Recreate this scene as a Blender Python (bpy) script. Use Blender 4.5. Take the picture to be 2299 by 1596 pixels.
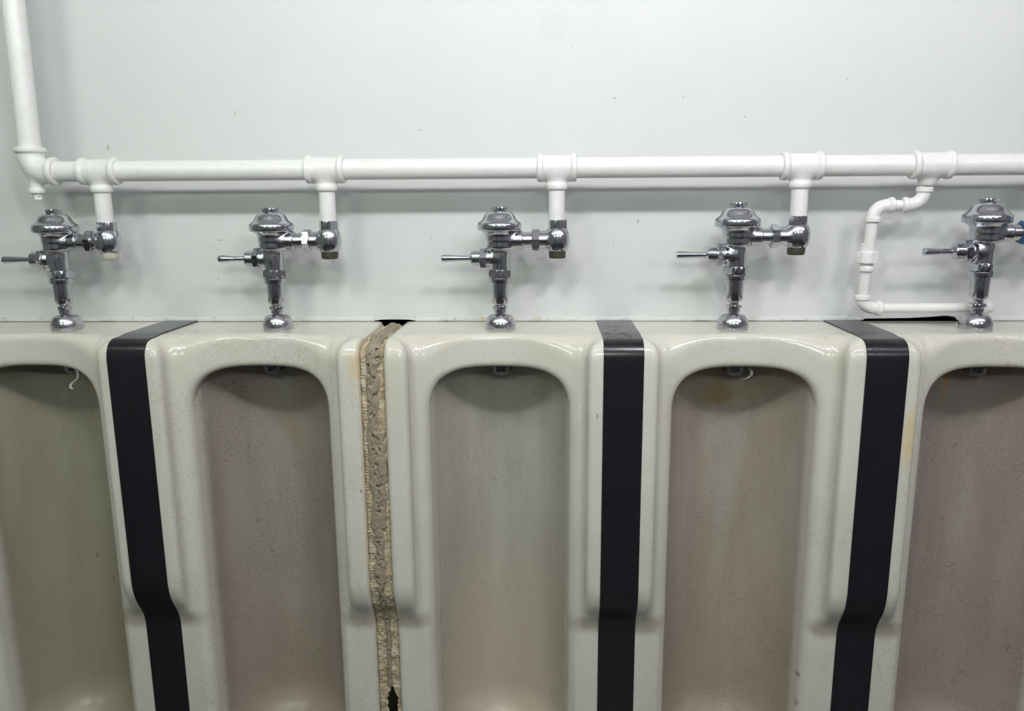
import bpy, math, random
import numpy as np
from mathutils import Vector, Matrix, noise

for o in list(bpy.data.objects):
    bpy.data.objects.remove(o, do_unlink=True)
SC = bpy.context.scene
COL = SC.collection
Z0 = 1.10            # height of the fixture tops above the floor
S = 0.11             # stand-off of the pipework from the wall

# ------------------------------------------------------------------ camera
cam_d = bpy.data.cameras.new('camera')
cam = bpy.data.objects.new('camera', cam_d)
COL.objects.link(cam)
YAW, PIT, ROL = 0.04777, 0.19682, -0.00805
fw = Vector((-math.sin(YAW)*math.cos(PIT), math.cos(YAW)*math.cos(PIT), -math.sin(PIT)))
rt = Vector((math.cos(YAW), math.sin(YAW), 0))
up = rt.cross(fw)
r_ = rt*math.cos(ROL) + up*math.sin(ROL)
u_ = -rt*math.sin(ROL) + up*math.cos(ROL)
M3 = Matrix((r_, u_, -fw)).transposed()
cam.matrix_world = Matrix.Translation((0.10791, -1.85226, Z0+0.28591)) @ M3.to_4x4()
cam_d.sensor_width = 36.0
cam_d.lens = 1750.0/2299*36.0
cam_d.clip_start = 0.02
SC.camera = cam

# ------------------------------------------------------------------ world and exposure
w = bpy.data.worlds.new('world'); SC.world = w
w.use_nodes = True
w.node_tree.nodes['Background'].inputs[0].default_value = (0.9, 0.95, 1, 1)
w.node_tree.nodes['Background'].inputs[1].default_value = 0.0
SC.view_settings.view_transform = 'Standard'
SC.view_settings.look = 'None'
SC.view_settings.gamma = 1
SC.view_settings.exposure = -0.6
SC.view_settings.use_curve_mapping = False

# ceiling battens: x, y, tube length, tube radius, strength, colour
CEIL = 1.165          # ceiling height above the fixture tops
LAMPS = [
    (-1.35, -1.30, 0.24, 0.04, 58, (0.93, 0.99, 0.93)),
    (-0.72, -1.30, 0.24, 0.04, 100, (0.965, 0.985, 0.965)),
    (-0.09, -1.30, 0.24, 0.04, 146, (0.985, 0.98, 1.0)),
    (0.54, -1.30, 0.24, 0.04, 152, (0.98, 0.965, 1.0)),
    (1.17, -1.30, 0.24, 0.04, 108, (0.94, 0.915, 1.0)),
    (1.80, -1.30, 0.24, 0.04, 62, (0.94, 0.89, 1.0)),
    (-1.4, -3.25, 0.5, 0.05, 66, (0.87, 1.0, 0.86)),
    (0.2, -3.25, 0.5, 0.05, 106, (0.88, 1.0, 0.90)),
    (1.8, -3.25, 0.5, 0.05, 66, (0.91, 0.93, 1.0)),
]

# ------------------------------------------------------------------ object helpers
def tag(o, label=None, cat=None, group=None, kind=None):
    if label: o['label'] = label
    if cat: o['category'] = cat
    if group: o['group'] = group
    if kind: o['kind'] = kind
    return o

def empty(name, loc, label=None, cat=None, group=None):
    o = bpy.data.objects.new(name, None); COL.objects.link(o)
    o.location = loc; o.empty_display_size = 0.05
    return tag(o, label, cat, group)

def link(name, me, mat=None, parent=None, loc=None):
    o = bpy.data.objects.new(name, me); COL.objects.link(o)
    if mat is not None and len(me.materials) == 0: me.materials.append(mat)
    if parent: o.parent = parent
    if loc is not None: o.location = loc
    return o

def mesh(name, V, F, smooth=True, sharp=None):
    me = bpy.data.meshes.new(name)
    me.from_pydata([tuple(v) for v in V], [], [tuple(f) for f in F])
    me.validate(); me.update()
    me.polygons.foreach_set('use_smooth', [smooth]*len(me.polygons))
    if smooth and sharp is not None:
        me.set_sharp_from_angle(angle=math.radians(sharp))
    return me

def copy_tree(o, parent=None):
    c = o.copy(); COL.objects.link(c)
    if parent: c.parent = parent
    for ch in [k for k in bpy.data.objects if k.parent == o]:
        copy_tree(ch, c)
    return c

class MB:
    """collects shapes into one mesh"""
    def __init__(s): s.V = []; s.F = []
    def add(s, V, F, M=None):
        n = len(s.V)
        for v in V:
            v = Vector(v)
            s.V.append(tuple(M @ v) if M is not None else tuple(v))
        s.F += [tuple(i+n for i in f) for f in F]
        return s
    def lathe(s, prof, seg=48, M=None, a0=0.0):
        """prof = [(r,z)...] round local z; r may be a function of the angle"""
        V = []; F = []
        n = len(prof)
        for r, z in prof:
            for k in range(seg):
                a = a0+2*math.pi*k/seg
                rr = r(a) if callable(r) else r
                V.append((rr*math.cos(a), rr*math.sin(a), z))
        for i in range(n-1):
            for k in range(seg):
                k2 = (k+1) % seg
                F.append((i*seg+k, i*seg+k2, (i+1)*seg+k2, (i+1)*seg+k))
        F.append(tuple(range(seg-1, -1, -1)))
        F.append(tuple((n-1)*seg+k for k in range(seg)))
        return s.add(V, F, M)
    def hexa(s, R, z0, z1, cham=0.12, M=None, a0=0.0, sides=6):
        """hex nut with turned-off corners; R = radius across the corners"""
        h = z1-z0; c = R*cham
        seg = sides*8
        def f(lim):
            def g(a):
                b = (a-a0) % (2*math.pi/sides)-math.pi/sides
                return min(R*math.cos(math.pi/sides)/math.cos(b), lim)
            return g
        ap = R*math.cos(math.pi/sides)
        prof = [(f(ap*0.94), z0), (f(ap*1.0), z0+c*0.25), (f(R), z0+c), (f(R), z1-c), (f(ap*1.0), z1-c*0.25), (f(ap*0.94), z1)]
        return s.lathe(prof, seg, M, a0=a0)
    def sweep(s, path, rad, seg=24, caps=True):
        P = [Vector(p) for p in path]
        n = len(P); V = []; F = []
        T = []
        for i in range(n):
            t = (P[min(i+1, n-1)]-P[max(i-1, 0)]).normalized(); T.append(t)
        ref = Vector((0, 0, 1)) if abs(T[0].z) < 0.9 else Vector((0, 1, 0))
        N = (ref-T[0]*ref.dot(T[0])).normalized()
        for i in range(n):
            N = (N-T[i]*N.dot(T[i])).normalized()
            B = T[i].cross(N)
            r = rad[i] if isinstance(rad, (list, tuple)) else rad
            for k in range(seg):
                a = 2*math.pi*k/seg
                V.append(P[i]+(N*math.cos(a)+B*math.sin(a))*r)
        for i in range(n-1):
            for k in range(seg):
                k2 = (k+1) % seg
                F.append((i*seg+k, i*seg+k2, (i+1)*seg+k2, (i+1)*seg+k))
        if caps:
            F.append(tuple(range(seg-1, -1, -1)))
            F.append(tuple((n-1)*seg+k for k in range(seg)))
        return s.add(V, F)
    def box(s, a, b):
        x0, y0, z0 = a; x1, y1, z1 = b
        V = [(x0,y0,z0),(x1,y0,z0),(x1,y1,z0),(x0,y1,z0),(x0,y0,z1),(x1,y0,z1),(x1,y1,z1),(x0,y1,z1)]
        F = [(0,3,2,1),(4,5,6,7),(0,1,5,4),(1,2,6,5),(2,3,7,6),(3,0,4,7)]
        return s.add(V, F)
    def build(s, name, mat, parent=None, smooth=True, sharp=20, loc=None):
        return link(name, mesh(name, s.V, s.F, smooth, sharp), mat, parent, loc)

AX = Matrix.Rotation(math.pi/2, 4, 'Y')       # local z -> +x
def along_x(x, y, z): return Matrix.Translation((x, y, z)) @ AX
def at(x, y, z): return Matrix.Translation((x, y, z))

# ------------------------------------------------------------------ distance-field modelling (naive surface nets)
def smax(a, b, k):
    h = np.maximum(k-np.abs(a-b), 0)/k
    return np.maximum(a, b)+h*h*k*0.25
def smin(a, b, k): return -smax(-a, -b, k)

def nets(f, lo, hi, h):
    lo = np.array(lo); hi = np.array(hi)
    n = np.ceil((hi-lo)/h).astype(int)+1
    g = [lo[i]+h*np.arange(n[i]) for i in range(3)]
    X, Y, Z = np.meshgrid(*g, indexing='ij')
    D = f(X, Y, Z).astype(np.float64)
    ins = D < 0
    c = np.zeros(tuple(n-1), int)
    for dx in (0, 1):
        for dy in (0, 1):
            for dz in (0, 1):
                c += ins[dx:n[0]-1+dx, dy:n[1]-1+dy, dz:n[2]-1+dz]
    act = (c > 0) & (c < 8)
    idx = -np.ones(act.shape, int)
    I = np.argwhere(act)
    idx[act] = np.arange(len(I))
    acc = np.zeros((len(I), 3)); cnt = np.zeros(len(I))
    corners = [(a, b, d) for a in (0, 1) for b in (0, 1) for d in (0, 1)]
    for p in corners:
        for ax in range(3):
            if p[ax] == 1: continue
            q = list(p); q[ax] = 1
            d0 = D[I[:, 0]+p[0], I[:, 1]+p[1], I[:, 2]+p[2]]
            d1 = D[I[:, 0]+q[0], I[:, 1]+q[1], I[:, 2]+q[2]]
            m = (d0 < 0) != (d1 < 0)
            t = np.where(m, d0/np.where(m, d0-d1, 1), 0)
            pt = I+np.array(p, float)
            pt[:, ax] += t
            acc[m] += pt[m]; cnt[m] += 1
    V = lo+h*acc/cnt[:, None]
    F = []
    for ax in range(3):
        a, b = [(1, 2), (2, 0), (0, 1)][ax]
        sl0 = [slice(None)]*3; sl1 = [slice(None)]*3
        sl0[ax] = slice(0, n[ax]-1); sl1[ax] = slice(1, n[ax])
        i0 = ins[tuple(sl0)]; i1 = ins[tuple(sl1)]
        E = np.argwhere(i0 != i1)
        ok = (E[:, a] > 0) & (E[:, b] > 0) & (E[:, a] < n[a]-1) & (E[:, b] < n[b]-1)
        E = E[ok]
        ea = np.zeros(3, int); ea[a] = 1
        eb = np.zeros(3, int); eb[b] = 1
        q = [idx[tuple((E-s).T)] for s in (ea+eb, eb, 0*ea, ea)]
        Q = np.stack(q, 1)
        flip = ~i0[tuple(E.T)]
        Q[flip] = Q[flip][:, ::-1]
        F.append(Q)
    F = np.concatenate(F)
    e = h*0.2
    for _ in range(2):                       # pull the vertices onto the true surface
        d = f(V[:, 0], V[:, 1], V[:, 2])
        G = np.stack([f(V[:, 0]+e*(i == 0), V[:, 1]+e*(i == 1), V[:, 2]+e*(i == 2))-f(V[:, 0]-e*(i == 0), V[:, 1]-e*(i == 1), V[:, 2]-e*(i == 2)) for i in range(3)], 1)/(2*e)
        st = -d[:, None]*G/np.maximum((G*G).sum(1), 0.05)[:, None]
        L = np.linalg.norm(st, axis=1)
        st *= np.minimum(1, 0.6*h/np.maximum(L, 1e-9))[:, None]
        V = V+st
    return V, F

def nets_mesh(name, f, lo, hi, h, sharp=None):
    V, F = nets(f, lo, hi, h)
    me = bpy.data.meshes.new(name)
    me.vertices.add(len(V)); me.vertices.foreach_set('co', V.astype(np.float32).ravel())
    me.loops.add(len(F)*4); me.loops.foreach_set('vertex_index', F.astype(np.int32).ravel())
    me.polygons.add(len(F)); me.polygons.foreach_set('loop_start', np.arange(0, len(F)*4, 4, dtype=np.int32))
    me.update(calc_edges=True); me.validate()
    me.polygons.foreach_set('use_smooth', [True]*len(me.polygons))
    if sharp: me.set_sharp_from_angle(angle=math.radians(sharp))
    return me

# ------------------------------------------------------------------ material helpers
class NT:
    def __init__(s, name):
        s.m = bpy.data.materials.new(name); s.m.use_nodes = True
        s.t = s.m.node_tree; s.b = s.t.nodes['Principled BSDF']
        s.tc = s.t.nodes.new('ShaderNodeTexCoord')
    def n(s, typ, **kw):
        nd = s.t.nodes.new(typ)
        for k, v in kw.items():
            if k.startswith('i_'):
                key = k[2:]
                key = int(key) if key.isdigit() else key.replace('_', ' ')
                s.put(nd.inputs[key], v)
            else: setattr(nd, k, v)
        return nd
    def put(s, sock, v):
        if isinstance(v, bpy.types.NodeSocket): s.t.links.new(v, sock)
        elif isinstance(v, bpy.types.Node): s.t.links.new(v.outputs[0], sock)
        elif isinstance(v, (tuple, list)) and len(v) == 3 and sock.type == 'RGBA': sock.default_value = (*v, 1)
        else: sock.default_value = v
    def obj(s): return s.tc.outputs['Object']
    def map(s, vec, scale=(1, 1, 1), loc=(0, 0, 0), rot=(0, 0, 0)):
        nd = s.n('ShaderNodeMapping'); s.put(nd.inputs['Vector'], vec)
        nd.inputs['Scale'].default_value = scale; nd.inputs['Location'].default_value = loc; nd.inputs['Rotation'].default_value = rot
        return nd.outputs[0]
    def noise(s, scale, detail=4, rough=0.55, vec=None, dist=0.0):
        nd = s.n('ShaderNodeTexNoise'); s.put(nd.inputs['Vector'], vec if vec is not None else s.obj())
        nd.inputs['Scale'].default_value = scale; nd.inputs['Detail'].default_value = detail
        nd.inputs['Roughness'].default_value = rough; nd.inputs['Distortion'].default_value = dist
        return nd
    def math(s, op, a, b=0.0, clamp=False):
        nd = s.n('ShaderNodeMath', operation=op, use_clamp=clamp)
        s.put(nd.inputs[0], a); s.put(nd.inputs[1], b); return nd.outputs[0]
    def ramp(s, fac, lo, hi, a=0.0, b=1.0, smooth=True):
        nd = s.n('ShaderNodeMapRange', interpolation_type='SMOOTHSTEP' if smooth else 'LINEAR')
        s.put(nd.inputs['Value'], fac)
        nd.inputs['From Min'].default_value = lo; nd.inputs['From Max'].default_value = hi
        nd.inputs['To Min'].default_value = a; nd.inputs['To Max'].default_value = b
        return nd.outputs[0]
    def mix(s, fac, a, b, blend='MIX'):
        nd = s.n('ShaderNodeMix', data_type='RGBA', blend_type=blend)
        s.put(nd.inputs[0], fac); s.put(nd.inputs[6], a); s.put(nd.inputs[7], b)
        return nd.outputs[2]
    def bump(s, h, strength=0.2, dist=0.002, normal=None):
        nd = s.n('ShaderNodeBump'); nd.inputs['Strength'].default_value = strength; nd.inputs['Distance'].default_value = dist
        s.put(nd.inputs['Height'], h)
        if normal is not None: s.put(nd.inputs['Normal'], normal)
        return nd.outputs[0]
    def spot(s, p, r, soft=0.3, warp=None, vec=None):
        """1 inside an ellipsoid round p with radii r"""
        v = vec if vec is not None else s.obj()
        sb = s.n('ShaderNodeVectorMath', operation='SUBTRACT'); s.put(sb.inputs[0], v); sb.inputs[1].default_value = p
        dv = s.n('ShaderNodeVectorMath', operation='DIVIDE'); s.put(dv.inputs[0], sb.outputs[0]); dv.inputs[1].default_value = r
        ln = s.n('ShaderNodeVectorMath', operation='LENGTH'); s.put(ln.inputs[0], dv.outputs[0])
        d = ln.outputs['Value']
        if warp is not None: d = s.math('ADD', d, s.math('MULTIPLY', s.math('SUBTRACT', warp, 0.5), 1.6))
        return s.ramp(d, 1.0-soft, 1.0+soft, 1.0, 0.0)
    def set(s, **kw):
        for k, v in kw.items(): s.put(s.b.inputs[k.replace('_', ' ')], v)
        return s

# painted wall
def wall_material():
    t = NT('wall_paint')
    big = t.noise(1.7, 3)
    col = t.mix(t.ramp(big.outputs[0], 0.35, 0.7), (0.655, 0.668, 0.655), (0.63, 0.645, 0.632))
    # specks, nicks and small scars of the old paint (positions on the wall: x, z)
    wp = t.noise(240, 2)
    for x, z, rx, rz, a in [(-0.93,0.415,.0035,.006,.55),(0.118,0.665,.03,.035,.07),(-0.19,0.446,.0018,.002,.8),(0.256,0.51,.003,.002,.8),
                            (0.41,0.51,.002,.002,.6),(0.77,0.545,.002,.0018,.8),(0.55,0.466,.0018,.0018,.8),(0.315,0.235,.003,.004,.6),
                            (-0.69,0.105,.0018,.0018,.7),(-0.68,0.197,.008,.0016,.45),(-0.62,0.49,.0025,.006,.3),(0.26,0.185,.0018,.003,.4),
                            (-0.17,0.20,.0016,.0016,.7),(0.70,0.20,.0014,.005,.4),(-0.14,0.22,.0014,.0014,.6),(0.16,0.62,.0015,.0015,.6)]:
        col = t.mix(t.math('MULTIPLY', t.spot((x, 0, z+Z0), (rx, 1, rz), 0.4, wp.outputs[0]), a), col, (0.30, 0.29, 0.25))
    # rust and age marks low down along the joint
    low = t.n('ShaderNodeSeparateXYZ'); t.put(low.inputs[0], t.obj())
    lowm = t.ramp(low.outputs['Z'], Z0+0.001, Z0+0.022, 1, 0)
    yl = t.math('MULTIPLY', t.ramp(t.noise(26, 4).outputs[0], 0.58, 0.70), lowm)
    col = t.mix(t.math('MULTIPLY', yl, 0.7), col, (0.62, 0.50, 0.30))
    fine = t.noise(520, 3, 0.6); med = t.noise(90, 4, 0.6); sw = t.noise(9, 2)
    h = t.math('ADD', t.math('MULTIPLY', fine.outputs[0], 0.35), t.math('ADD', t.math('MULTIPLY', med.outputs[0], 0.7), t.math('MULTIPLY', sw.outputs[0], 3.0)))
    t.set(Base_Color=col, Roughness=0.42, Normal=t.bump(h, 0.35, 0.0014)); t.b.inputs['Specular IOR Level'].default_value = 0.35
    return t.m

def paint_material():
    t = NT('white_gloss_pipe_paint')
    a = t.noise(45, 4, 0.6); b = t.noise(300, 3, 0.6); c = t.noise(130, 2, 0.5, dist=1.5)
    col = t.mix(t.ramp(a.outputs[0], 0.3, 0.75), (0.80, 0.80, 0.78), (0.75, 0.75, 0.72))
    blob = t.ramp(c.outputs[0], 0.62, 0.72)
    h = t.math('ADD', t.math('MULTIPLY', a.outputs[0], 1.2), t.math('ADD', t.math('MULTIPLY', b.outputs[0], 0.25), t.math('MULTIPLY', blob, 0.18)))
    t.set(Base_Color=col, Roughness=0.28, Normal=t.bump(h, 0.35, 0.002))
    return t.m

def chrome_material(name='chrome', tint=(0.57, 0.575, 0.62), rough=0.17, dirt=0.4):
    t = NT(name)
    a = t.noise(160, 5, 0.7); b = t.noise(28, 3)
    spk = t.ramp(a.outputs[0], 0.60, 0.72)
    col = t.mix(t.math('MULTIPLY', spk, dirt), tint, (0.62, 0.62, 0.58))
    col = t.mix(t.ramp(b.outputs[0], 0.45, 0.8, 0, 0.35), col, tuple(c*0.62 for c in tint))
    r = t.math('ADD', rough, t.math('ADD', t.math('MULTIPLY', spk, 0.25*dirt/0.35), t.ramp(b.outputs[0], 0.4, 0.8, 0, 0.08)))
    t.set(Base_Color=col, Metallic=t.math('SUBTRACT', 1.0, t.math('MULTIPLY', spk, 0.4*dirt)), Roughness=r, Normal=t.bump(b.outputs[0], 0.12, 0.0015))
    return t.m

def plain(name, col, rough=0.5, metal=0.0, var=0.15, scale=60, bump=0.1):
    t = NT(name); a = t.noise(scale, 4)
    t.set(Base_Color=t.mix(a.outputs[0], tuple(c*(1+var) for c in col), tuple(c*(1-var) for c in col)), Roughness=rough, Metallic=metal, Normal=t.bump(a.outputs[0], bump, 0.001))
    return t.m

def strip_material():
    t = NT('dark_satin_cover_metal')
    a = t.noise(6, 3, vec=t.map(t.obj(), (30, 1, 1))); b = t.noise(700, 2)
    sc = t.n('ShaderNodeTexVoronoi', feature='DISTANCE_TO_EDGE'); sc.inputs['Scale'].default_value = 55
    t.put(sc.inputs['Vector'], t.n('ShaderNodeVectorMath', operation='ADD', i_0=t.obj(), i_1=t.noise(30, 3).outputs['Color']).outputs[0])
    col = t.mix(a.outputs[0], (0.0105, 0.0102, 0.0130), (0.0125, 0.0122, 0.0155))
    t.set(Base_Color=col, Roughness=t.math('ADD', 0.19, t.math('MULTIPLY', b.outputs[0], 0.05)), Normal=t.bump(b.outputs[0], 0.03, 0.0005))
    t.b.inputs['Specular IOR Level'].default_value = 0.38
    return t.m

def glaze_material(name, inner, crackle, seed, spots=(), warm=0.0):
    """old vitreous china: cream glaze, stained inside the bowl, crazed"""
    t = NT(name)
    o = t.map(t.obj(), loc=(seed*3.17, seed*1.3, seed*2.1))
    sep = t.n('ShaderNodeSeparateXYZ'); t.put(sep.inputs[0], t.obj())
    X, Y, Z = sep.outputs[0], sep.outputs[1], sep.outputs[2]
    ax = t.math('ABSOLUTE', X)
    outer = t.mix(t.ramp(t.noise(7, 4, vec=o).outputs[0], 0.35, 0.7), (0.64, 0.625, 0.545), (0.60, 0.582, 0.495))
    # stain deposited inside the bowl
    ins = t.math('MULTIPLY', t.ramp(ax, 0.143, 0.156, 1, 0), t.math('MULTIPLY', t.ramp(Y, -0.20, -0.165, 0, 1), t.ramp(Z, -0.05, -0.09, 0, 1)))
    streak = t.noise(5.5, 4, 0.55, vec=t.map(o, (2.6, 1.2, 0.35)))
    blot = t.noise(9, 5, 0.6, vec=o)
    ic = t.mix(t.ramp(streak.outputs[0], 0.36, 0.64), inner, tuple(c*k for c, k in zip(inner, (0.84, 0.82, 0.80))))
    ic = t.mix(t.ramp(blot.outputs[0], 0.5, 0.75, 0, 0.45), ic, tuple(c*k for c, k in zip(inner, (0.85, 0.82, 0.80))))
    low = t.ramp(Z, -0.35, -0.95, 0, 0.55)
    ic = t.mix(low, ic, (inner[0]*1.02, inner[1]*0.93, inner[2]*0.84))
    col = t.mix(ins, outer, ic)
    # crazing
    wv = t.noise(11, 3, vec=o)
    vv = t.n('ShaderNodeVectorMath', operation='MULTIPLY_ADD'); t.put(vv.inputs[0], wv.outputs['Color']); vv.inputs[1].default_value = (0.05, 0.05, 0.05); t.put(vv.inputs[2], t.map(o, (1.0, 0.55, 1.25)))
    def lines(scale, width):
        v = t.n('ShaderNodeTexVoronoi', feature='DISTANCE_TO_EDGE'); v.inputs['Scale'].default_value = scale; t.put(v.inputs['Vector'], vv.outputs[0])
        return t.ramp(v.outputs[0], width*0.3, width, 1, 0)
    l1 = lines(66, 0.036); l2 = lines(125, 0.055)
    m1 = t.ramp(t.noise(6, 3, vec=o).outputs[0], 0.32, 0.58)
    m2 = t.math('MULTIPLY', t.ramp(t.noise(5, 3, vec=t.map(o, loc=(4, 7, 1))).outputs[0], 0.45, 0.62), t.ramp(Z, -0.3, -0.9, 0.5, 1.0))
    cr = t.math('ADD', t.math('MULTIPLY', l1, m1), t.math('MULTIPLY', t.math('MULTIPLY', l2, m2), 0.8), clamp=True)
    amt = t.math('MULTIPLY', cr, t.math('ADD', crackle*crackle*0.5, t.math('MULTIPLY', ins, crackle*0.45)))
    col = t.mix(amt, col, (0.17, 0.13, 0.11))
    # tiny specks
    sp = t.n('ShaderNodeTexVoronoi', feature='F1'); sp.inputs['Scale'].default_value = 26; t.put(sp.inputs['Vector'], o)
    col = t.mix(t.ramp(sp.outputs['Distance'], 0.025, 0.05, 0.5, 0), col, (0.12, 0.09, 0.06))
    # grime, plus shade painted into the colour, in the hollows under the shoulders
    grime_shade = t.math('MULTIPLY', t.spot((0.205, -0.225, -0.662), (0.05, 0.03, 0.022), 0.5, blot.outputs[0], vec=t.n('ShaderNodeCombineXYZ', i_0=ax, i_1=Y, i_2=Z).outputs[0]), 0.5)
    col = t.mix(grime_shade, col, (0.20, 0.15, 0.10))
    ww = t.noise(60, 3, vec=o)
    for p, r, c, a in spots:
        col = t.mix(t.math('MULTIPLY', t.spot(p, r, 0.5, ww.outputs[0]), a), col, c)
    und = t.noise(14, 2, vec=o); und2 = t.noise(75, 2, vec=o)
    hgt = t.math('ADD', und.outputs[0], t.math('MULTIPLY', und2.outputs[0], 0.10))
    t.set(Base_Color=col, Roughness=t.math('ADD', 0.13, t.math('MULTIPLY', ins, 0.15)), Normal=t.bump(t.math('SUBTRACT', hgt, t.math('MULTIPLY', cr, 0.02)), 0.25, 0.004))
    return t.m

M = dict(
    wall=wall_material(), paint=paint_material(), chrome=chrome_material(),
    worn=chrome_material('worn_chrome', (0.54, 0.54, 0.575), 0.2, 0.8),
    darkchrome=chrome_material('tarnished_chrome', (0.20, 0.20, 0.23), 0.25, 0.5),
    cap=plain('olive_brass_stop_cap', (0.045, 0.045, 0.03), 0.4, 0.2),
    capwhite=plain('paint_splashed_cap', (0.42, 0.42, 0.33), 0.5, 0.0, 0.6, 90),
    blue=plain('blue_painted_nut', (0.02, 0.09, 0.22), 0.35),
    rubber=plain('black_rubber', (0.012, 0.012, 0.013), 0.6),
    strip=strip_material(), scratch=plain('scratched_line', (0.03, 0.03, 0.033), 0.8),
    tape=plain('white_tape', (0.72, 0.70, 0.62), 0.7),
)

# ------------------------------------------------------------------ the setting
# back wall with the ragged openings left where the sealant has fallen out of its foot
def wall_back():
    x0, x1, zt = -2.6, 3.0, CEIL
    zb = 0.0025
    bot = [(x0, -Z0), (-1.296, -Z0), (-1.296, zb), (-0.306, zb), (-0.300, .0042), (-0.272, .0048), (-0.240, .0046), (-0.226, .0040), (-0.220, zb),
           (0.846, zb), (0.852, .0058), (0.90, .0064), (0.95, .0072), (1.00, .0098), (1.035, .0125), (1.058, .010), (1.064, zb), (1.306, zb), (1.306, -Z0), (x1, -Z0)]
    loop = [(x, z) for x, z in bot]+[(x1, zt), (x0, zt)]
    n = len(loop)
    V = [(x, 0.0, z+Z0) for x, z in loop]+[(x, 0.03, z+Z0) for x, z in loop]
    F = [tuple(range(n)), tuple(range(2*n-1, n-1, -1))]
    F += [(i, i+n, (i+1) % n+n, (i+1) % n) for i in range(n)]
    me = mesh('wall_back', V, F, False)
    tag(link('wall_back', me, M['wall']), kind='structure')
wall_back()
dark = plain('shaded_cavity_backing', (0.03, 0.03, 0.035), 0.9)  # backing of the void behind the wall; its shade is put into the colour
side_m = plain('side_wall_paint', (0.26, 0.26, 0.26), 0.6, 0, 0.03, 3)
ceil_m = plain('ceiling_paint', (0.84, 0.84, 0.83), 0.8, 0, 0.03, 3)
floor_m = plain('dark_floor_tile', (0.025, 0.024, 0.026), 0.35, 0, 0.2, 5)
front_m = plain('far_wall_paint', (0.24, 0.245, 0.28), 0.5, 0, 0.1, 2)
tag(MB().box((-2.6, 0.12, 0), (3.0, 0.16, Z0+0.02)).build('wall_cavity', dark, smooth=False), kind='structure')
tag(MB().box((-2.64, -6.5, -0.05), (3.04, 0.16, 0)).build('floor', floor_m, smooth=False), kind='structure')
tag(MB().box((-2.64, -6.5, Z0+CEIL), (3.04, 0.16, Z0+CEIL+0.05)).build('ceiling', ceil_m, smooth=False), kind='structure')
tag(MB().box((-2.64, -6.5, 0), (-2.6, 0.16, Z0+CEIL)).build('wall_left', side_m, smooth=False), kind='structure')
tag(MB().box((3.0, -6.5, 0), (3.04, 0.16, Z0+CEIL)).build('wall_right', side_m, smooth=False), kind='structure')
tag(MB().box((-2.64, -6.54, 0), (3.04, -6.5, Z0+CEIL)).build('wall_front', front_m, smooth=False), kind='structure')

# crumbling sealant along the foot of the wall
def sealant():
    t = NT('old_white_sealant')
    a = t.noise(30, 4); b = t.noise(200, 4); c = t.noise(16, 5, 0.7)
    col = t.mix(t.ramp(a.outputs[0], 0.60, 0.68), (0.63, 0.642, 0.62), (0.60, 0.50, 0.33))
    v = t.n('ShaderNodeTexVoronoi', feature='DISTANCE_TO_EDGE'); v.inputs['Scale'].default_value = 34
    t.put(v.inputs['Vector'], t.n('ShaderNodeVectorMath', operation='ADD', i_0=t.map(t.obj(), (1, 1, 1.8)), i_1=t.n('ShaderNodeVectorMath', operation='SCALE', i_0=c.outputs['Color'], i_Scale=0.06).outputs[0]).outputs[0])
    ck = t.math('MULTIPLY', t.ramp(v.outputs[0], 0.006, 0.02, 1, 0), t.ramp(a.outputs[0], 0.46, 0.56))
    col = t.mix(t.math('MULTIPLY', ck, 0.55), col, (0.20, 0.17, 0.13))
    t.set(Base_Color=col, Roughness=0.55, Normal=t.bump(t.math('SUBTRACT', b.outputs[0], ck), 0.5, 0.002))
    k = 1
    for xa, xb in [(-1.296, -0.312), (-0.214, 0.842), (1.068, 1.306)]:
        N = int((xb-xa)/0.0025)
        V = []; F = []
        rows = 6
        for i in range(N+1):
            x = xa+(xb-xa)*i/N
            top = 0.0125+0.007*noise.noise(Vector((x*14, k, 0)))+0.003*noise.noise(Vector((x*70, k, 3)))
            th = 0.0028+0.0012*noise.noise(Vector((x*25, 9, k)))
            bz = 0.0006+0.0012*max(0, noise.noise(Vector((x*18, 5, k))))
            for j in range(rows):
                f = j/(rows-1)
                z = bz+(top-bz)*f
                y = -th*(1-f**3)*(0.85+0.3*noise.noise(Vector((x*60, z*120, k))))
                if j == rows-1: y = 0.0006
                V.append((x, y, z+Z0))
            V.append((x, 0.0012, bz+Z0))
        R = rows+1
        for i in range(N):
            for j in range(rows-1):
                F.append((i*R+j, (i+1)*R+j, (i+1)*R+j+1, i*R+j+1))
            F.append((i*R+rows, (i+1)*R+rows, (i+1)*R, i*R))
        tag(link('trim_%d' % k, mesh('trim', V, F, True), t.m), kind='structure')
        k += 1
sealant()

# ceiling lamps
lampframe = plain('white_lamp_frame', (0.8, 0.8, 0.8), 0.4)
for i, (x, y, ln, tr, st, c) in enumerate(LAMPS):
    row = 'nearest the urinals' if y > -2 else 'across the room'
    nth = ['leftmost', 'second from left', 'third from left', 'third from right', 'second from right', 'rightmost'][i] if i < 6 else ['left', 'middle', 'right'][i-6]
    root = empty('ceiling_light', (x, y, Z0+CEIL), 'short ceiling tube lamp, %s in the row %s' % (nth, row), 'lamp', 'ceiling lamps')
    MB().box((-ln/2-.03, -.03, -.02), (ln/2+.03, .03, 0)).box((-ln/2-.025, -.02, -.10), (-ln/2-.002, .02, -.02)).box((ln/2+.002, -.02, -.10), (ln/2+.025, .02, -.02)).build('frame', lampframe, root, False)
    em = NT('lamp_tube'); em.set(Base_Color=(0.8, 0.8, 0.8), Emission_Color=c, Emission_Strength=st)
    MB().lathe([(tr*.9, -ln/2), (tr, -ln/2+.01), (tr, ln/2-.01), (tr*.9, ln/2)], 24, along_x(0, 0, -0.07)).build('tube', em.m, root)

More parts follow.
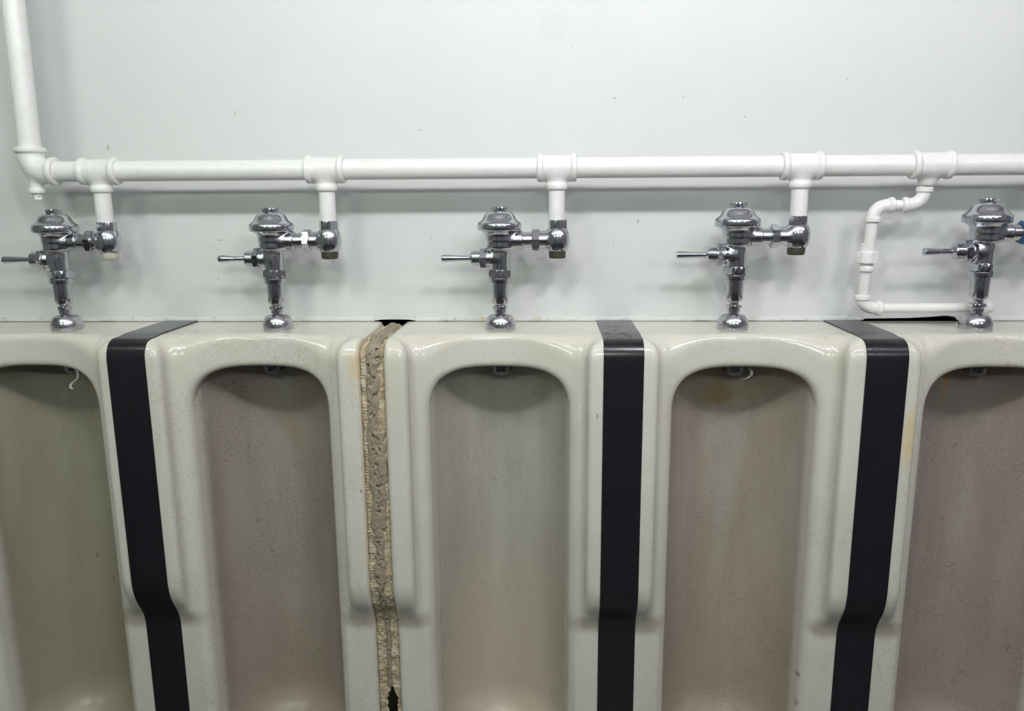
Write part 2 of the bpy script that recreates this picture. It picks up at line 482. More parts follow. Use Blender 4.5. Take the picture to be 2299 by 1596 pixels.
# ------------------------------------------------------------------ urinals
HW = 0.24; DW = 0.266; DR = 0.2247
def front_d(ax): return 0.183+(DR-0.183)*np.clip(ax/0.172, 0, 1)**2.0
def urinal_sdf(x, y, z):
    ax = np.abs(x); d = -y
    und = 0.79*(d-DW)-0.615*(z+0.597)
    Wg = smax(smax(d-DW, und, 0.03), 0.190-ax, 0.016)
    B = smin(d-front_d(ax), Wg, 0.022)
    t = np.clip((ax-0.165)/0.03, 0, 1); t = t*t*(3-2*t)
    t2 = np.clip((ax-0.05)/0.11, 0, 1); t2 = t2*t2
    body = smax(smax(B, z, 0.017+0.045*t2-0.016*t), ax-HW, 0.014)
    body = np.maximum(np.maximum(body, -d), -Z0-z)
    w = 0.154; dc = DR
    dd = np.minimum(d-dc, 0)
    zz = np.minimum(z+0.94, 0)
    e = (np.sqrt((x/w)**2+(dd/0.186)**2+(zz/0.14)**2)-1)*0.152
    arch = (((ax/w)**3.5+(np.maximum(z+0.2, 0)/0.126)**3.5)**(1/3.5)-1)*0.135
    c1 = np.maximum(e, arch)
    c2 = smax(np.maximum(e, d-(front_d(ax)-0.032)), z+0.048, 0.05)
    return smax(body, -np.minimum(c1, c2), 0.016)
URI = nets_mesh('basin', urinal_sdf, (-0.248, -0.276, -1.108), (0.248, 0.008, 0.008), 0.0038, sharp=50)
URI.materials.append(None)
stainb = (0.23, 0.16, 0.08)
UNITS = [
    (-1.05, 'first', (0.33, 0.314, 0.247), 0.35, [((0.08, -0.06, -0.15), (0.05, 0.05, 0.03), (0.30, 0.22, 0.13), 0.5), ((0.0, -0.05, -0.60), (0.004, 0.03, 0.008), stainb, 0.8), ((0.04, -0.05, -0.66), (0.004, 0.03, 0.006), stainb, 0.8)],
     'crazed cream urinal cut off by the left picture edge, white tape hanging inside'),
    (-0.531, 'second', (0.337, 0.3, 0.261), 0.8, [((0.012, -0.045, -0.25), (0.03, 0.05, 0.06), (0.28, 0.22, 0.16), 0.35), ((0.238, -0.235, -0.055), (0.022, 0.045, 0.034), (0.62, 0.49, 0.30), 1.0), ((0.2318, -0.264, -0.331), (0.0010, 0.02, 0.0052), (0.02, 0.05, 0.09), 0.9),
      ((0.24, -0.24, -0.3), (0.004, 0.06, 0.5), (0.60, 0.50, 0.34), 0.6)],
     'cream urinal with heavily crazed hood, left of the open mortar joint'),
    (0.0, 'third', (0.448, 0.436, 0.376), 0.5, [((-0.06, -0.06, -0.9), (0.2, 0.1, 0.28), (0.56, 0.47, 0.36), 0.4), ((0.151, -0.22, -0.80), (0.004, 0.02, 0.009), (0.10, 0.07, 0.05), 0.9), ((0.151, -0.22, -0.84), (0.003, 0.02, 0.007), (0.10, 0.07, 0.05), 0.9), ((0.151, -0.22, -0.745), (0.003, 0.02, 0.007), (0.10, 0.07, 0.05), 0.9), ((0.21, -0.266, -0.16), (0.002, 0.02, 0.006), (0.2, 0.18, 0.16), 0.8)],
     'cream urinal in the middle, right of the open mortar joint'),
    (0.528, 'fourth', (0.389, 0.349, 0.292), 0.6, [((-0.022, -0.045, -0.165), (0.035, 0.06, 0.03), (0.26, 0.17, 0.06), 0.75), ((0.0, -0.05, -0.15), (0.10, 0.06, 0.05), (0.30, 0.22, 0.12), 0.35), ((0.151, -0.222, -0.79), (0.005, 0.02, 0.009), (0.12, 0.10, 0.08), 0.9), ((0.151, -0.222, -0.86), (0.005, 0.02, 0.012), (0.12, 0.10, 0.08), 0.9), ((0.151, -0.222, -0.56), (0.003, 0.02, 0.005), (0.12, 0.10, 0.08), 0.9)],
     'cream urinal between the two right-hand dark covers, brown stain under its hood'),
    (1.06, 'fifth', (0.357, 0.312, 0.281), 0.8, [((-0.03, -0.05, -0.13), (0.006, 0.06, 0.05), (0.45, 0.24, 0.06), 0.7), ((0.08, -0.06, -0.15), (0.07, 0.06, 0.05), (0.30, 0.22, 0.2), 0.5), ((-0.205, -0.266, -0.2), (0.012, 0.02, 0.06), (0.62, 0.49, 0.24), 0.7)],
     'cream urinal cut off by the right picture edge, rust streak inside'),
]
def spreader(root):
    m = MB()
    prof = [(0.010, 0.0), (0.010, -0.012), (0.026, -0.014), (0.0275, -0.020), (0.026, -0.032), (0.019, -0.040), (0.008, -0.044)]
    m.lathe(prof[::-1], 32)
    return m.build('spreader', M['darkchrome'], root, loc=(0, -0.105, -0.064))
for i, (x, nm, inner, ck, spots, lab) in enumerate(UNITS):
    root = empty('urinal', (x, 0, Z0), lab, 'urinal', 'row of stall urinals')
    b = link('basin', URI, None, root)
    b.material_slots[0].link = 'OBJECT'
    b.material_slots[0].material = glaze_material('crazed_cream_glaze_'+nm, inner, ck, i+1, spots)
    sp = spreader(root)
    if nm == 'first': sp.location.x += 0.045

# loose white tape hanging from two spreaders
def tape(x, y, z, pts, wd, lab):
    m = MB(); V = []; F = []
    n = len(pts)
    P = [Vector(p) for p in pts]
    for i, p in enumerate(P):
        for dx, dy in ((-wd/2, -.0006), (wd/2, -.0006), (wd/2, .0006), (-wd/2, .0006)):
            V.append((p.x+dx, p.y+dy, p.z))
    for i in range(n-1):
        for k in range(4):
            F.append((i*4+k, i*4+(k+1) % 4, (i+1)*4+(k+1) % 4, (i+1)*4+k))
    F += [(3, 2, 1, 0), tuple((n-1)*4+k for k in range(4))]
    m.add(V, F)
    o = m.build('loose_tape', M['tape'], None, loc=(x, y, z))
    tag(o, lab, 'tape', 'loose tapes under the hoods')
tape(-1.05+0.045, -0.105, Z0-0.10, [(0.018, -0.03, 0.012), (0.022, -0.03, 0.0), (0.020, -0.03, -0.012), (0.010, -0.03, -0.020), (0.002, -0.03, -0.026), (0.0, -0.03, -0.034), (0.005, -0.03, -0.038)], 0.006, 'curled white tape hanging from the spreader of the leftmost urinal')
tape(0.528, -0.105, Z0-0.10, [(0.028, -0.02, 0.014), (0.034, -0.022, 0.006), (0.033, -0.024, -0.002), (0.024, -0.025, -0.009), (0.014, -0.025, -0.013)], 0.006, 'short white tape end under the hood of the urinal with the brown stain')

# ------------------------------------------------------------------ profile of the shoulders, shared by covers and mortar
def shoulder_profile(off=0.0, n_arc=14, zbot=-1.095, back=0.002):
    """(d,z) polyline running out along the top, over the corner, down the front and in at the step"""
    R = 0.036
    pts = [(back, 0.0)]
    for k in range(1, 12): pts.append((back+(DW-R-back)*k/12, 0.0))
    for k in range(n_arc+1):
        a = math.pi/2*(1-k/n_arc)
        pts.append((DW-R+R*math.cos(a), -R+R*math.sin(a)))
    for k in range(1, 40): pts.append((DW, -R-(0.582-R)*k/40))
    # the step as two tangent arcs
    a0 = math.atan2(0.0413, 0.053)
    for k in range(0, 9):
        f = k/8; pts.append((DW-0.026*(1-math.cos(a0*f))/math.sin(a0)*1.0, -0.582-0.026*math.sin(a0*f)/math.sin(a0)*1.0))
    dx, zx = pts[-1]
    ex, ez = DR+0.004, -0.640
    for k in range(1, 5): pts.append((dx+(ex-dx)*k/5, zx+(ez-zx)*k/5))
    for k in range(0, 7):
        f = k/6; a = a0*(1-f)
        pts.append((ex-(0.004)*(1-(1-f)**2), ez-0.020*f))
    for k in range(1, 31): pts.append((DR, -0.660+(zbot+0.660)*k/30))
    # settle the guess onto the real shoulder surface
    def g(d, z): return float(urinal_sdf(np.float64(0.216), np.float64(-d), np.float64(z)))
    fix = []
    for d, z in pts:
        if d > 0.05:
            for _ in range(4):
                v = g(d, z); gd = (g(d+1e-4, z)-g(d-1e-4, z))/2e-4; gz = (g(d, z+1e-4)-g(d, z-1e-4))/2e-4
                q = max(gd*gd+gz*gz, 0.1); d -= v*gd/q; z -= v*gz/q
        fix.append((d, z))
    pts = fix
    # offset along the normals
    out = []
    for i, (d, z) in enumerate(pts):
        a = Vector(pts[max(i-1, 0)]); b = Vector(pts[min(i+1, len(pts)-1)])
        t = (b-a).normalized()
        nx, nz = -t.y, t.x
        out.append((d+nx*off, z+nz*off))
    return out

def seam_cover(x, wd, lab):
    pr = shoulder_profile(0.0005); po = shoulder_profile(0.0028)
    V = []; F = []
    n = len(pr)
    e = 0.0007
    for (d0, z0), (d1, z1) in zip(pr, po):
        dm, zm = d1-(d1-d0)*0.3, z1-(z1-z0)*0.3
        V += [(-wd/2, -d0, z0), (-wd/2, -dm, zm), (-wd/2+e, -d1, z1), (wd/2-e, -d1, z1), (wd/2, -dm, zm), (wd/2, -d0, z0)]
    for i in range(n-1):
        for k in range(6):
            F.append((i*6+k, i*6+(k+1) % 6, (i+1)*6+(k+1) % 6, (i+1)*6+k))
    F += [(5, 4, 3, 2, 1, 0), tuple((n-1)*6+k for k in range(6))]
    F = [f[::-1] for f in F]
    o = link('seam_cover', mesh('seam_cover', V, F, True, 40), M['strip'], None, (x, 0, Z0))
    tag(o, lab, 'cover strip', 'dark covers over the joints between urinals')
    return o
# marks scratched into the covers
SCRATCH_A = [[(-0.0355, -0.1132, 0.003), (-0.0326, -0.0975, 0.003)], [(-0.0281, -0.1014, 0.003), (-0.0262, -0.1014, 0.003)], [(-0.0228, -0.1054, 0.003), (-0.0179, -0.0915, 0.003)], [(-0.0166, -0.1074, 0.003), (-0.0145, -0.0915, 0.003)], [(-0.0102, -0.1054, 0.003), (-0.0049, -0.0975, 0.003), (0.0005, -0.0896, 0.003)], [(0.0033, -0.0795, 0.003), (0.004, -0.1114, 0.003)], [(-0.0164, -0.1515, 0.003), (-0.0122, -0.1496, 0.003), (-0.0081, -0.1477, 0.003), (-0.004, -0.1459, 0.003), (0.0002, -0.144, 0.003)], [(-0.0341, -0.1773, 0.003), (-0.0296, -0.1899, 0.003), (-0.0239, -0.1863, 0.003)], [(-0.0326, -0.235, 0.0027), (-0.031, -0.2181, 0.003), (-0.0271, -0.2228, 0.003), (-0.0232, -0.2275, 0.003), (-0.0193, -0.2317, 0.0029), (-0.0154, -0.235, 0.0027)], [(-0.0129, -0.2405, 0.0022), (-0.0065, -0.2394, 0.0023), (-0.0008, -0.2339, 0.0028), (0.0029, -0.2445, 0.0011)], [(-0.0057, -0.1899, 0.003), (-0.0017, -0.1881, 0.003), (0.0022, -0.1863, 0.003), (0.0062, -0.1845, 0.003)], [(0.0074, -0.1718, 0.003), (0.0065, -0.1845, 0.003), (0.0098, -0.1952, 0.003), (0.013, -0.2058, 0.003), (0.0161, -0.2163, 0.003), (0.021, -0.2146, 0.003)], [(0.0148, -0.218, 0.003), (0.0165, -0.2419, 0.0018)]]
SCRATCH_B = [[(-0.0342, -0.2536, -0.0051), (-0.0319, -0.2581, -0.0087), (-0.0312, -0.2612, -0.0122), (-0.0301, -0.2637, -0.0158), (-0.0289, -0.2657, -0.0194), (-0.0275, -0.2671, -0.0232), (-0.0258, -0.2682, -0.027), (-0.0236, -0.2674, -0.024), (-0.0213, -0.2664, -0.0211), (-0.0188, -0.2651, -0.0182), (-0.0163, -0.2635, -0.0154)], [(-0.017, -0.256, -0.0069), (-0.0131, -0.2573, -0.008), (-0.0092, -0.2586, -0.0092), (-0.0052, -0.2596, -0.0104), (-0.0021, -0.2608, -0.0116), (0.0011, -0.2618, -0.013), (0.0043, -0.2627, -0.0143)], [(0.0048, -0.254, -0.0053), (0.0068, -0.2569, -0.0077)]]
def scratch(o, lines):
    for l in lines:
        m = MB(); m.sweep([(x, y-0.0003 if y < -0.25 else y, z-0.0002) for x, y, z in l], 0.00034, 6)
        m.build('scratch', M['scratch'], o)
seam_cover(-0.791, 0.083, 'dark satin joint cover strip nearest the left picture edge')
cov_a = seam_cover(0.2635, 0.083, 'dark satin joint cover strip right beside the middle urinal')
cov_b = seam_cover(0.797, 0.084, 'dark satin joint cover strip below the small white bypass pipe')

scratch(cov_a, SCRATCH_A); scratch(cov_b, SCRATCH_B)

# ------------------------------------------------------------------ open mortar joint
def mortar():
    t = NT('crumbled_beige_mortar')
    a = t.noise(70, 5, 0.65); b = t.noise(260, 4, 0.7); c = t.noise(22, 3)
    col = t.mix(t.ramp(a.outputs[0], 0.35, 0.65), (0.36, 0.28, 0.165), (0.53, 0.45, 0.32))
    col = t.mix(t.ramp(c.outputs[0], 0.55, 0.7), col, (0.57, 0.50, 0.39))
    col = t.mix(t.ramp(b.outputs[0], 0.62, 0.72), col, (0.14, 0.11, 0.08))
    t.set(Base_Color=col, Roughness=0.95, Normal=t.bump(t.math('ADD', a.outputs[0], b.outputs[0]), 0.7, 0.003))
    bed_m = t.m
    t = NT('grey_brown_putty')
    a = t.noise(50, 4, 0.6); b = t.noise(180, 4, 0.7)
    col = t.mix(a.outputs[0], (0.31, 0.265, 0.19), (0.23, 0.19, 0.135))
    col = t.mix(t.ramp(b.outputs[0], 0.64, 0.70), col, (0.05, 0.04, 0.03))
    t.set(Base_Color=col, Roughness=0.75, Normal=t.bump(b.outputs[0], 0.6, 0.003))
    putty_m = t.m
    root = empty('mortar_joint', (-0.265, 0, Z0), 'crumbling beige mortar and grey putty in the uncovered joint between two urinals', 'mortar')
    # resample the profile finely
    pr = shoulder_profile(0.0, back=0.006)
    P = [Vector(p) for p in pr]
    L = [0]
    for i in range(1, len(P)): L.append(L[-1]+(P[i]-P[i-1]).length)
    def samp(s):
        for i in range(1, len(P)):
            if s <= L[i]:
                f = (s-L[i-1])/(L[i]-L[i-1]); p = P[i-1].lerp(P[i], f); tt = (P[min(i+1, len(P)-1)]-P[max(i-2, 0)]).normalized()
                return p, Vector((-tt.y, tt.x))
        tt = (P[-1]-P[-2]).normalized(); return P[-1], Vector((-tt.y, tt.x))
    def nz(x, y, s): return noise.noise(Vector((x*s, y*s, s*0.37)))
    def hole(s, u, z):
        return z < -0.835 and abs(u-(0.006+0.004*nz(s, 0, 40))) < 0.012*min(1, (-0.835-z)/0.03)+0.004*nz(s, u, 120)-0.001
    NU, NV = 40, int(L[-1]/0.0018)
    def build(name, mat, mask, height, wfun, skirt):
        idx = {}; V = []; F = []
        for j in range(NV+1):
            s = L[-1]*j/NV
            p, n = samp(s)
            for i in range(NU+1):
                u0 = -0.5+i/NU
                u = wfun(s, p.y, u0)
                if not mask(s, u, p): continue
                h = height(s, u, p)
                idx[(i, j)] = len(V); V.append((u, -(p.x+n.x*h), p.y+n.y*h))
        for j in range(NV):
            for i in range(NU):
                q = [(i, j), (i+1, j), (i+1, j+1), (i, j+1)]
                if all(k in idx for k in q): F.append(tuple(idx[k] for k in q)[::-1])
        me = mesh(name, V, F, True)
        o = link(name, me, mat, root)
        md = o.modifiers.new('solid', 'SOLIDIFY'); md.thickness = skirt; md.offset = -1
        return o
    def bed_h(s, u, p):
        h = -0.0085+0.0035*nz(s, u, 45)+0.0022*nz(s, u, 130)+0.0012*nz(s, u, 320)
        h += 0.0012*math.sin(s*900)*max(0, -u/0.026)**2
        if p.y > -0.04: h -= 0.001
        return h-0.004*max(0, (abs(u)-0.022)/0.004)
    build('mortar_bed', bed_m, lambda s, u, p: not hole(s, u, p.y), bed_h, lambda s, z, u0: u0*0.0525, 0.006)
    def put_w(s, z):
        c = 0.0; w = 0.013
        c += 0.005*nz(s, 1, 13)+0.003*nz(s, 2, 40); w += 0.007*nz(s, 3, 16)+0.003*nz(s, 4, 60)
        if z > -0.05: w += 0.003; c += 0.002
        if -0.42 < z < -0.2: w += 0.006; c += 0.003
        if z < -0.55: w = 0.008+0.004*nz(s, 5, 22)
        if z < -0.66: w = 0.006+0.0025*nz(s, 6, 30); c = 0.002+0.002*nz(s, 8, 20)
        return c, max(w, 0.003)
    def pw(s, z, u0):
        c, w = put_w(s, z); return c+2*u0*w
    def put_h(s, u, p):
        c, w = put_w(s, p.y)
        f = max(0, 1-((u-c)/w)**2)
        lump = 0.0022*nz(s, u, 70)+0.0012*nz(s, u, 170)
        pit = 0.004*max(0, nz(s, u*1.4, 110)-0.28)*4
        return -0.0105+0.0085*f**0.45+lump*f-pit*f
    def pmask(s, u, p):
        if p.y < -0.832+0.004*nz(s, 0, 80): return False
        return nz(s, u, 90) < 0.52
    build('putty', putty_m, pmask, put_h, pw, 0.004)
mortar()

# ------------------------------------------------------------------ supply pipework
def cyl(ax_, c, r):
    """infinite cylinder distance round axis ax_ through c"""
    def f(x, y, z):
        q = [x-c[0], y-c[1], z-c[2]]
        q.pop(ax_)
        return np.sqrt(q[0]**2+q[1]**2)-r
    return f
def tee_mesh(R, L, rb, Lb, rn, coll=0.012):
    """tee fitting: run along x, branch down; beaded collars"""
    def f(x, y, z):
        rr = np.sqrt(y*y+z*z)
        run = smax(rr-R, np.abs(x)-L, 0.004)
        c = smax(rr-(R+0.0035), np.abs(np.abs(x)-(L-coll/2))-coll/2, 0.004)
        run = smin(run, c, 0.003)
        rx = np.sqrt(x*x+y*y)
        br = smax(rx-rn, np.maximum(z, -z-Lb), 0.003)
        bc = smax(rx-rb, np.abs(z+Lb-0.006)-0.006, 0.005)
        b = smin(br, bc, 0.006)
        return smin(run, b, 0.014)
    return nets_mesh('tee_fitting', f, (-L-.008, -R-.01, -Lb-.008), (L+.008, R+.01, R+.01), 0.0016)
PX = lambda x: 0.3561-0.0022*(x+0.9)       # height of the header pipe along its run
header = empty('supply_pipe', (0, -S, Z0+0.354), 'thick white painted supply pipe running along the wall above the flush valves', 'pipe')
RZ = 0.354
TEES = [(-0.893, 'a'), (-0.383, 'b'), (0.1255, 'c'), (0.648, 'd'), (1.180, 'e')]
T_big = tee_mesh(0.0265, 0.0425, 0.0235, 0.046, 0.0190)
BR = 0.919
T_small = tee_mesh(0.0265, 0.0415, 0.0185, 0.040, 0.0150)
xs = [-1.005]+sorted([x for x, _ in TEES]+[BR])+[2.995]
for a, b in zip(xs[:-1], xs[1:]):
    m = MB(); n = max(2, int((b-a)/0.03))
    pth = [(a+(b-a)*k/n, 0.0006*noise.noise(Vector((a+(b-a)*k/n*5, 1, 2))), PX(a+(b-a)*k/n)-RZ) for k in range(n+1)]
    m.sweep(pth, 0.0225, 40)
    m.build('pipe_section', M['paint'], header)
for x, _ in TEES:
    link('tee_fitting', T_big, M['paint'], header, (x, 0, PX(x)-RZ))
ts = link('tee_fitting', T_small, M['paint'], header, (BR, 0, PX(BR)-RZ))
ts.rotation_euler = (math.radians(20), 0, 0)
# corner fitting with the plugged side outlet, and the riser
EX = -1.0475
def elbow_f(x, y, z):
    # quarter bend: comes down z at x=0, leaves along +x at z=0
    rc = 0.034; R = 0.0275
    qx = x-rc; qz = z-rc
    ang = (qx < 0) & (qz < 0)
    rad = np.sqrt(np.minimum(qx, 0)**2+np.minimum(qz, 0)**2)
    tor = np.sqrt((rad-rc)**2+y*y)-R
    tor = np.where(ang, tor, 9)
    vert = np.sqrt(x*x+y*y)-R; vert = np.maximum(vert, np.maximum(rc-z, z-0.048)); 
    hor = np.sqrt(z*z+y*y)-R; hor = np.maximum(hor, np.maximum(rc-x, x-0.050))
    vert = np.where(qz >= 0, vert, 9); hor = np.where(qx >= 0, hor, 9)
    e = np.minimum(np.minimum(tor, vert), hor)
    c1 = smax(np.sqrt(x*x+y*y)-0.0325, np.abs(z-0.047)-0.0065, 0.005)
    c2 = smax(np.sqrt(z*z+y*y)-0.0315, np.abs(x-0.050)-0.0065, 0.005)
    o = smax(np.sqrt((x-0.004)**2+(y)**2)-0.014, np.maximum(z, -z-0.046), 0.003)
    o2 = smax(np.sqrt((x-0.004)**2+(y)**2)-0.0165, np.abs(z+0.043)-0.005, 0.004)
    return smin(smin(smin(e, c1, 0.004), c2, 0.004), smin(o, o2, 0.004), 0.012)
link('elbow_fitting', nets_mesh('elbow_fitting', elbow_f, (-.04, -.04, -.056), (.064, .04, .062), 0.0016), M['paint'], header, (EX, 0, PX(EX)-RZ))
m = MB(); m.lathe([(0.0095, -0.054), (0.0100, -0.0535), (0.0105, -0.047), (0.0105, -0.044)], 24); m.hexa(0.0105, -0.062, -0.053, 0.1, sides=4)
m.build('outlet_plug', M['paint'], header, loc=(EX+0.004, 0, PX(EX)-RZ))
m = MB(); n = 40
m.sweep([(EX+0.012*(k/n), 0, PX(EX)-RZ+0.046+(1.262-0.046)*k/n) for k in range(n+1)], 0.0235, 40)
m.build('riser_pipe', M['paint'], header)

# ------------------------------------------------------------------ flush valves
def body_f(x, y, z):
    r = np.sqrt(x*x+y*y)
    stem = np.maximum(r-0.0215, np.maximum(0.133-z, z-0.19))
    bowl = smax(r-0.0305, np.maximum(0.1785-z, z-0.2215), 0.008)
    # flare under the cap
    fl = np.maximum(r-(0.0305+0.0115*np.clip((z-0.206)/0.0145, 0, 1)**2), np.maximum(0.200-z, z-0.2215))*0.75
    b = smin(bowl, fl, 0.004)
    rx = np.sqrt(y*y+(z-0.1990)**2)
    out = smax(rx-0.0208, np.maximum(-x, x-0.0520), 0.003)
    b = smin(b, out, 0.008)
    rh = np.sqrt(y*y+(z-0.1595)**2)
    hd = smax(rh-(0.0190+0.0025*np.clip((-x-0.018)/0.01, 0, 1)), np.maximum(x, -x-0.0300), 0.003)
    s = smin(stem, hd, 0.006)
    return smin(b, s, 0.0035)
BODY = nets_mesh('valve_body', body_f, (-.046, -.048, .128), (.058, .048, .226), 0.0012, sharp=60)
def stop_f(x, y, z):
    # barrel-shaped control stop round x=0, z=0 mid height; inlet from -x
    r = np.sqrt(x*x+y*y)
    prof = 0.0272-0.0068*(np.abs(z)/0.0255)**2.6
    bar = smax((r-prof)*0.9, np.abs(z)-0.0250, 0.003)
    rx = np.sqrt(y*y+(z)**2)
    arm = smax(rx-0.0195, np.maximum(x, -x-0.0275), 0.002)
    return smin(bar, arm, 0.005)
STOP = nets_mesh('stop_body', stop_f, (-.034, -.034, -.032), (.034, .034, .032), 0.0012, sharp=60)

def lever_straight():
    m = MB()
    m.lathe([(0.0060, 0.0), (0.0058, 0.006), (0.0062, 0.020), (0.0082, 0.060), (0.0083, 0.0625), (0.0076, 0.0645), (0.004, 0.0655), (0.001, 0.0657)], 28, Matrix.Rotation(-math.pi/2, 4, 'Y'))
    return m
def lever_bulb():
    m = MB()
    prof = [(0.0062, 0.0), (0.0058, 0.008), (0.0056, 0.020), (0.0060, 0.032), (0.0074, 0.042), (0.0086, 0.050), (0.0086, 0.055), (0.0074, 0.060), (0.0045, 0.0635), (0.001, 0.0645)]
    m.lathe(prof, 28, Matrix.Rotation(-math.pi/2, 4, 'Y'))
    return m

def make_valve(x, lab, dz=0.0, stop_dx=0.1285, lever='straight', handle_rot=0.0, capmat='cap', nutmat='chrome', hexrot=0.0, capnut_mat='chrome', tilt=0.0, seed=0, lift=0.0):
    root = empty('flush_valve', (x, -S, Z0), lab, 'flush valve', 'chrome flush valves above the urinals')
    c = M['chrome']; wn = M['worn']
    m = MB(); m.lathe([(0.0335, 0.0003), (0.0340, 0.003), (0.0340, 0.012), (0.0330, 0.018), (0.0305, 0.0245), (0.0265, 0.0295), (0.0215, 0.0318), (0.0165, 0.0322), (0.0150, 0.0300), (0.0130, 0.0290)], 64)
    m.build('escutcheon', wn, root)
    top = empty('x', (0, 0, 0)); bpy.data.objects.remove(top)
    m = MB(); m.lathe([(0.0115, 0.026), (0.0115, 0.037), (0.0138, 0.0375), (0.0138, 0.046)], 40); m.hexa(0.0170, 0.0450+dz*0.3, 0.0530+dz*0.3, 0.1, a0=hexrot); m.lathe([(0.0105, 0.050), (0.0105, 0.062+dz)], 32)
    m.build('spud_nut', wn, root)
    m = MB(); m.lathe([(0.0115, 0.0555+dz), (0.0150, 0.0560+dz), (0.0180, 0.0590+dz), (0.0190, 0.0625+dz), (0.0194, 0.080+dz), (0.0204, 0.108+dz), (0.0204, 0.114+dz)], 56)
    m.build('vacuum_breaker_tube', c, root)
    m = MB(); m.lathe([(0.0210, 0.1045+dz), (0.0248, 0.1050+dz), (0.0252, 0.1065+dz), (0.0252, 0.1150+dz), (0.0245, 0.1162+dz)], 56)
    m.build('tube_ring', c, root)
    m = MB(); m.hexa(0.0278, 0.1165+dz, 0.1350+dz, 0.1, a0=hexrot+0.3)
    m.build('coupling_nut', c, root)
    body = link('valve_body', BODY, c, root, (0, 0, dz))
    # cap
    m = MB()
    m.lathe([(0.040, 0.2200), (0.0462, 0.2205), (0.0482, 0.2222), (0.0487, 0.2255), (0.0487, 0.2330), (0.0478, 0.2362), (0.0455, 0.2385), (0.0425, 0.2400),
             (0.0385, 0.2432), (0.0358, 0.2475), (0.0338, 0.2520), (0.0310, 0.2562), (0.0270, 0.2592), (0.0215, 0.2610), (0.0150, 0.2616)], 72)
    cap = m.build('cap', c, root, sharp=50, loc=(0, 0, dz))
    m = MB(); m.lathe([(0.0155, 0.2605), (0.0155, 0.2635)], 32); m.hexa(0.0185, 0.2625, 0.2722, 0.12, a0=hexrot)
    m.build('cap_nut', M[capnut_mat], cap)
    # tailpiece
    z = 0.1990+dz
    sd = stop_dx-0.1285
    m = MB(); m.lathe([(0.0170, 0.050), (0.0170, 0.0735)], 40, along_x(0, 0, z)); m.lathe([(0.0195, 0.0865), (0.0195, 0.1040+sd)], 40, along_x(0, 0, z))
    m.build('tailpiece', c, root)
    m = MB(); m.hexa(0.0262, 0.0715, 0.0885, 0.09, along_x(0, 0, z), a0=0.2+hexrot)
    m.build('tailpiece_nut', M[nutmat], root)
    stop = link('stop_body', STOP, c, root, (stop_dx, 0, z))
    m = MB(); m.hexa(0.0212, 0.0235, 0.0440, 0.06, a0=0.5+hexrot)
    m.build('stop_collar', wn, stop)
    m = MB(); m.lathe([(0.0150, -0.0405), (0.0172, -0.0400), (0.0185, -0.0375), (0.0192, -0.0265), (0.0188, -0.0240)], 40)
    m.build('stop_cap', M[capmat], stop)
    # handle
    hroot = MB(); hroot.hexa(0.0246, 0.0, 0.0145, 0.08, Matrix.Rotation(-math.pi/2, 4, 'Y'), a0=0.35+hexrot)
    hn = hroot.build('handle_nut', c, root, loc=(-0.0295, 0, 0.1595+dz))
    m = MB(); m.lathe([(0.0160, 0.0135), (0.0172, 0.0145), (0.0172, 0.0315), (0.0160, 0.0335), (0.0120, 0.0350), (0.0085, 0.0372), (0.0070, 0.0378)], 44, Matrix.Rotation(-math.pi/2, 4, 'Y'))
    m.build('handle_socket', c, hn)
    lv = (lever_straight() if lever == 'straight' else lever_bulb()).build('lever', c, hn, loc=(-0.0355, 0, 0))
    lv.rotation_euler = (0, 0, handle_rot)
    if lever == 'bulb': lv['label'] = 'pear-shaped chrome lever'
    return root
make_valve(-1.011, 'chrome flush valve nearest the left picture edge, white paint on its stop cap', 0.0015, 0.121, handle_rot=0.05, capmat='capwhite', hexrot=0.1)
make_valve(-0.5125, 'chrome flush valve with a pear-shaped lever, above the heavily crazed urinal', 0.0010, 0.1290, lever='bulb', hexrot=0.5)
make_valve(-0.0010, 'chrome flush valve above the middle urinal, right of the mortar joint', 0.0, 0.1280, hexrot=0.25)
make_valve(0.5190, 'chrome flush valve between middle valve and the small white bypass pipe', 0.0050, 0.1290, hexrot=0.8)
make_valve(1.0470, 'chrome flush valve cut by the right edge, blue nut on its outlet', 0.0100, 0.1330, handle_rot=0.12, nutmat='blue', hexrot=0.55)

# drops from the header to each stop
for (x, _), dz in zip(TEES, (0.0015, 0.001, 0.0, 0.005, 0.010)):
    m = MB()
    zt = PX(x)-RZ-0.040; zb = 0.1990+dz+0.0425-RZ
    m.lathe([(0.0168, zb), (0.0178, zb+0.001), (0.0180, zb+0.02), (0.0178, zt)], 40)
    m.build('drop_pipe', M['paint'], header, loc=(x, 0, 0))

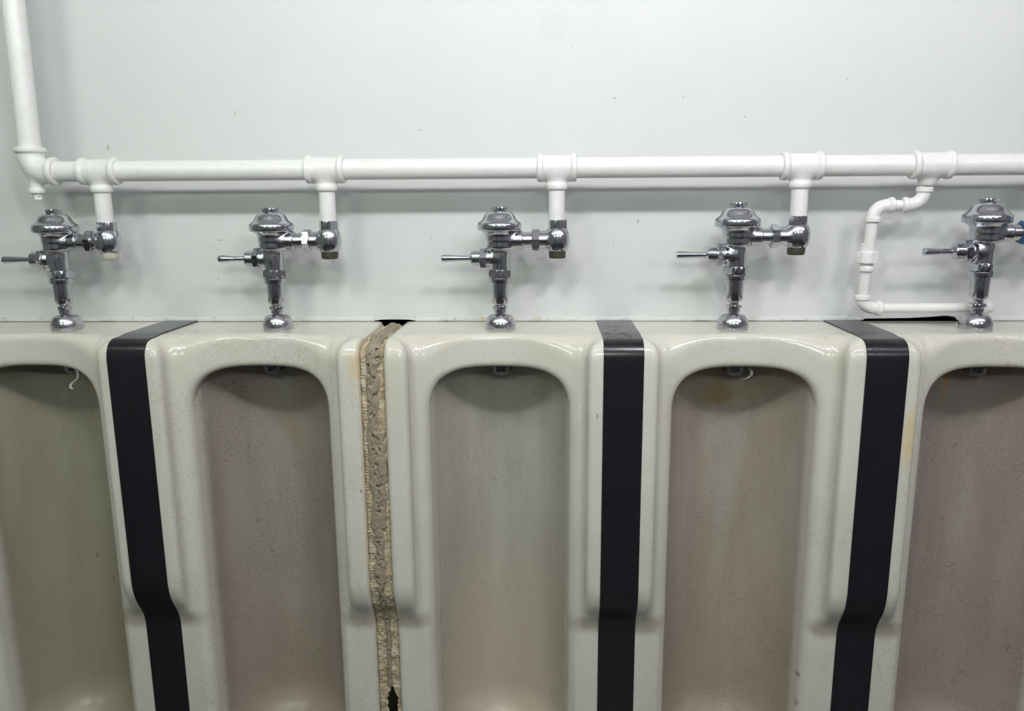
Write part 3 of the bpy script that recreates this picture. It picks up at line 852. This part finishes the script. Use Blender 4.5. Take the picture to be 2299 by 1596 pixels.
# ------------------------------------------------------------------ small bypass pipe beside the right-hand valve
by = empty('bypass_pipe', (BR, -S, Z0), 'thin white bypass pipe looping from the supply pipe down behind the right-hand flush valve', 'pipe')
def rel(x, y, z): return (x-BR, y+S, z)
def arc(p0, c, p1, n=10):
    """rounded corner from p0 to p1 round the corner point c"""
    p0, c, p1 = Vector(p0), Vector(c), Vector(p1)
    return [tuple(p0*(1-t)**2+c*2*t*(1-t)+p1*t*t) for t in [k/n for k in range(n+1)]]
YT, YM, YL = -0.094, -0.085, -0.066
def elbow(p0, c, p1, r, rc):
    m = MB(); p0, c, p1 = Vector(rel(*p0)), Vector(rel(*c)), Vector(rel(*p1))
    m.sweep(arc(p0, c, p1), r, 28)
    for a, b in ((p0, c), (p1, c)):
        d = (b-a).normalized()
        m.sweep([a-d*0.006, a-d*0.0055, a-d*0.004, a+d*0.004, a+d*0.0055, a+d*0.006], [r, rc*0.93, rc, rc, rc*0.93, r], 28)
    return m.build('elbow_fitting', M['paint'], by)
def pipe(a, b, r):
    m = MB(); a, b = Vector(rel(*a)), Vector(rel(*b))
    m.sweep([a.lerp(b, k/8) for k in range(9)], r, 28)
    return m.build('pipe_section', M['paint'], by)
xm = 0.8165
pipe((BR, YT+0.002, 0.322), (0.918, YT, 0.296), 0.0122)
elbow((0.918, YT, 0.301), (0.917, YT, 0.2685), (0.882, YM-.003, 0.2685), 0.0140, 0.0172)
pipe((0.890, YM-.003, 0.2685), (0.850, YM, 0.2685), 0.0112)
elbow((0.853, YM, 0.2685), (xm, YM, 0.2685), (xm, YM, 0.238), 0.0140, 0.0172)
pipe((xm, YM, 0.24), (xm-0.001, YM+.008, 0.14), 0.0125)
pipe((xm-0.001, YM+.008, 0.16), (xm, YL, 0.06), 0.0120)
m = MB()
m.lathe([(0.0150, -0.034), (0.0160, -0.032), (0.0160, -0.026), (0.0140, -0.022), (0.0140, -0.014)], 28); m.hexa(0.0236, -0.016, 0.010, 0.1, sides=8); m.lathe([(0.0160, 0.008), (0.0160, 0.026), (0.0135, 0.0275)], 28)
m.build('union_fitting', M['paint'], by, loc=rel(xm-0.0008, YM+.010, 0.158))
elbow((xm, YL, 0.064), (xm, YL, 0.0395), (xm+0.036, YL, 0.0395), 0.0140, 0.0172)
pipe((xm+0.028, YL, 0.0395), (1.085, YL, 0.0415), 0.0106)
elbow((1.080, YL, 0.0415), (1.101, YL, 0.0415), (1.101, YL+0.026, 0.0415), 0.0150, 0.0165)
pipe((1.101, YL+0.02, 0.0415), (1.101, 0.02, 0.0415), 0.0120)
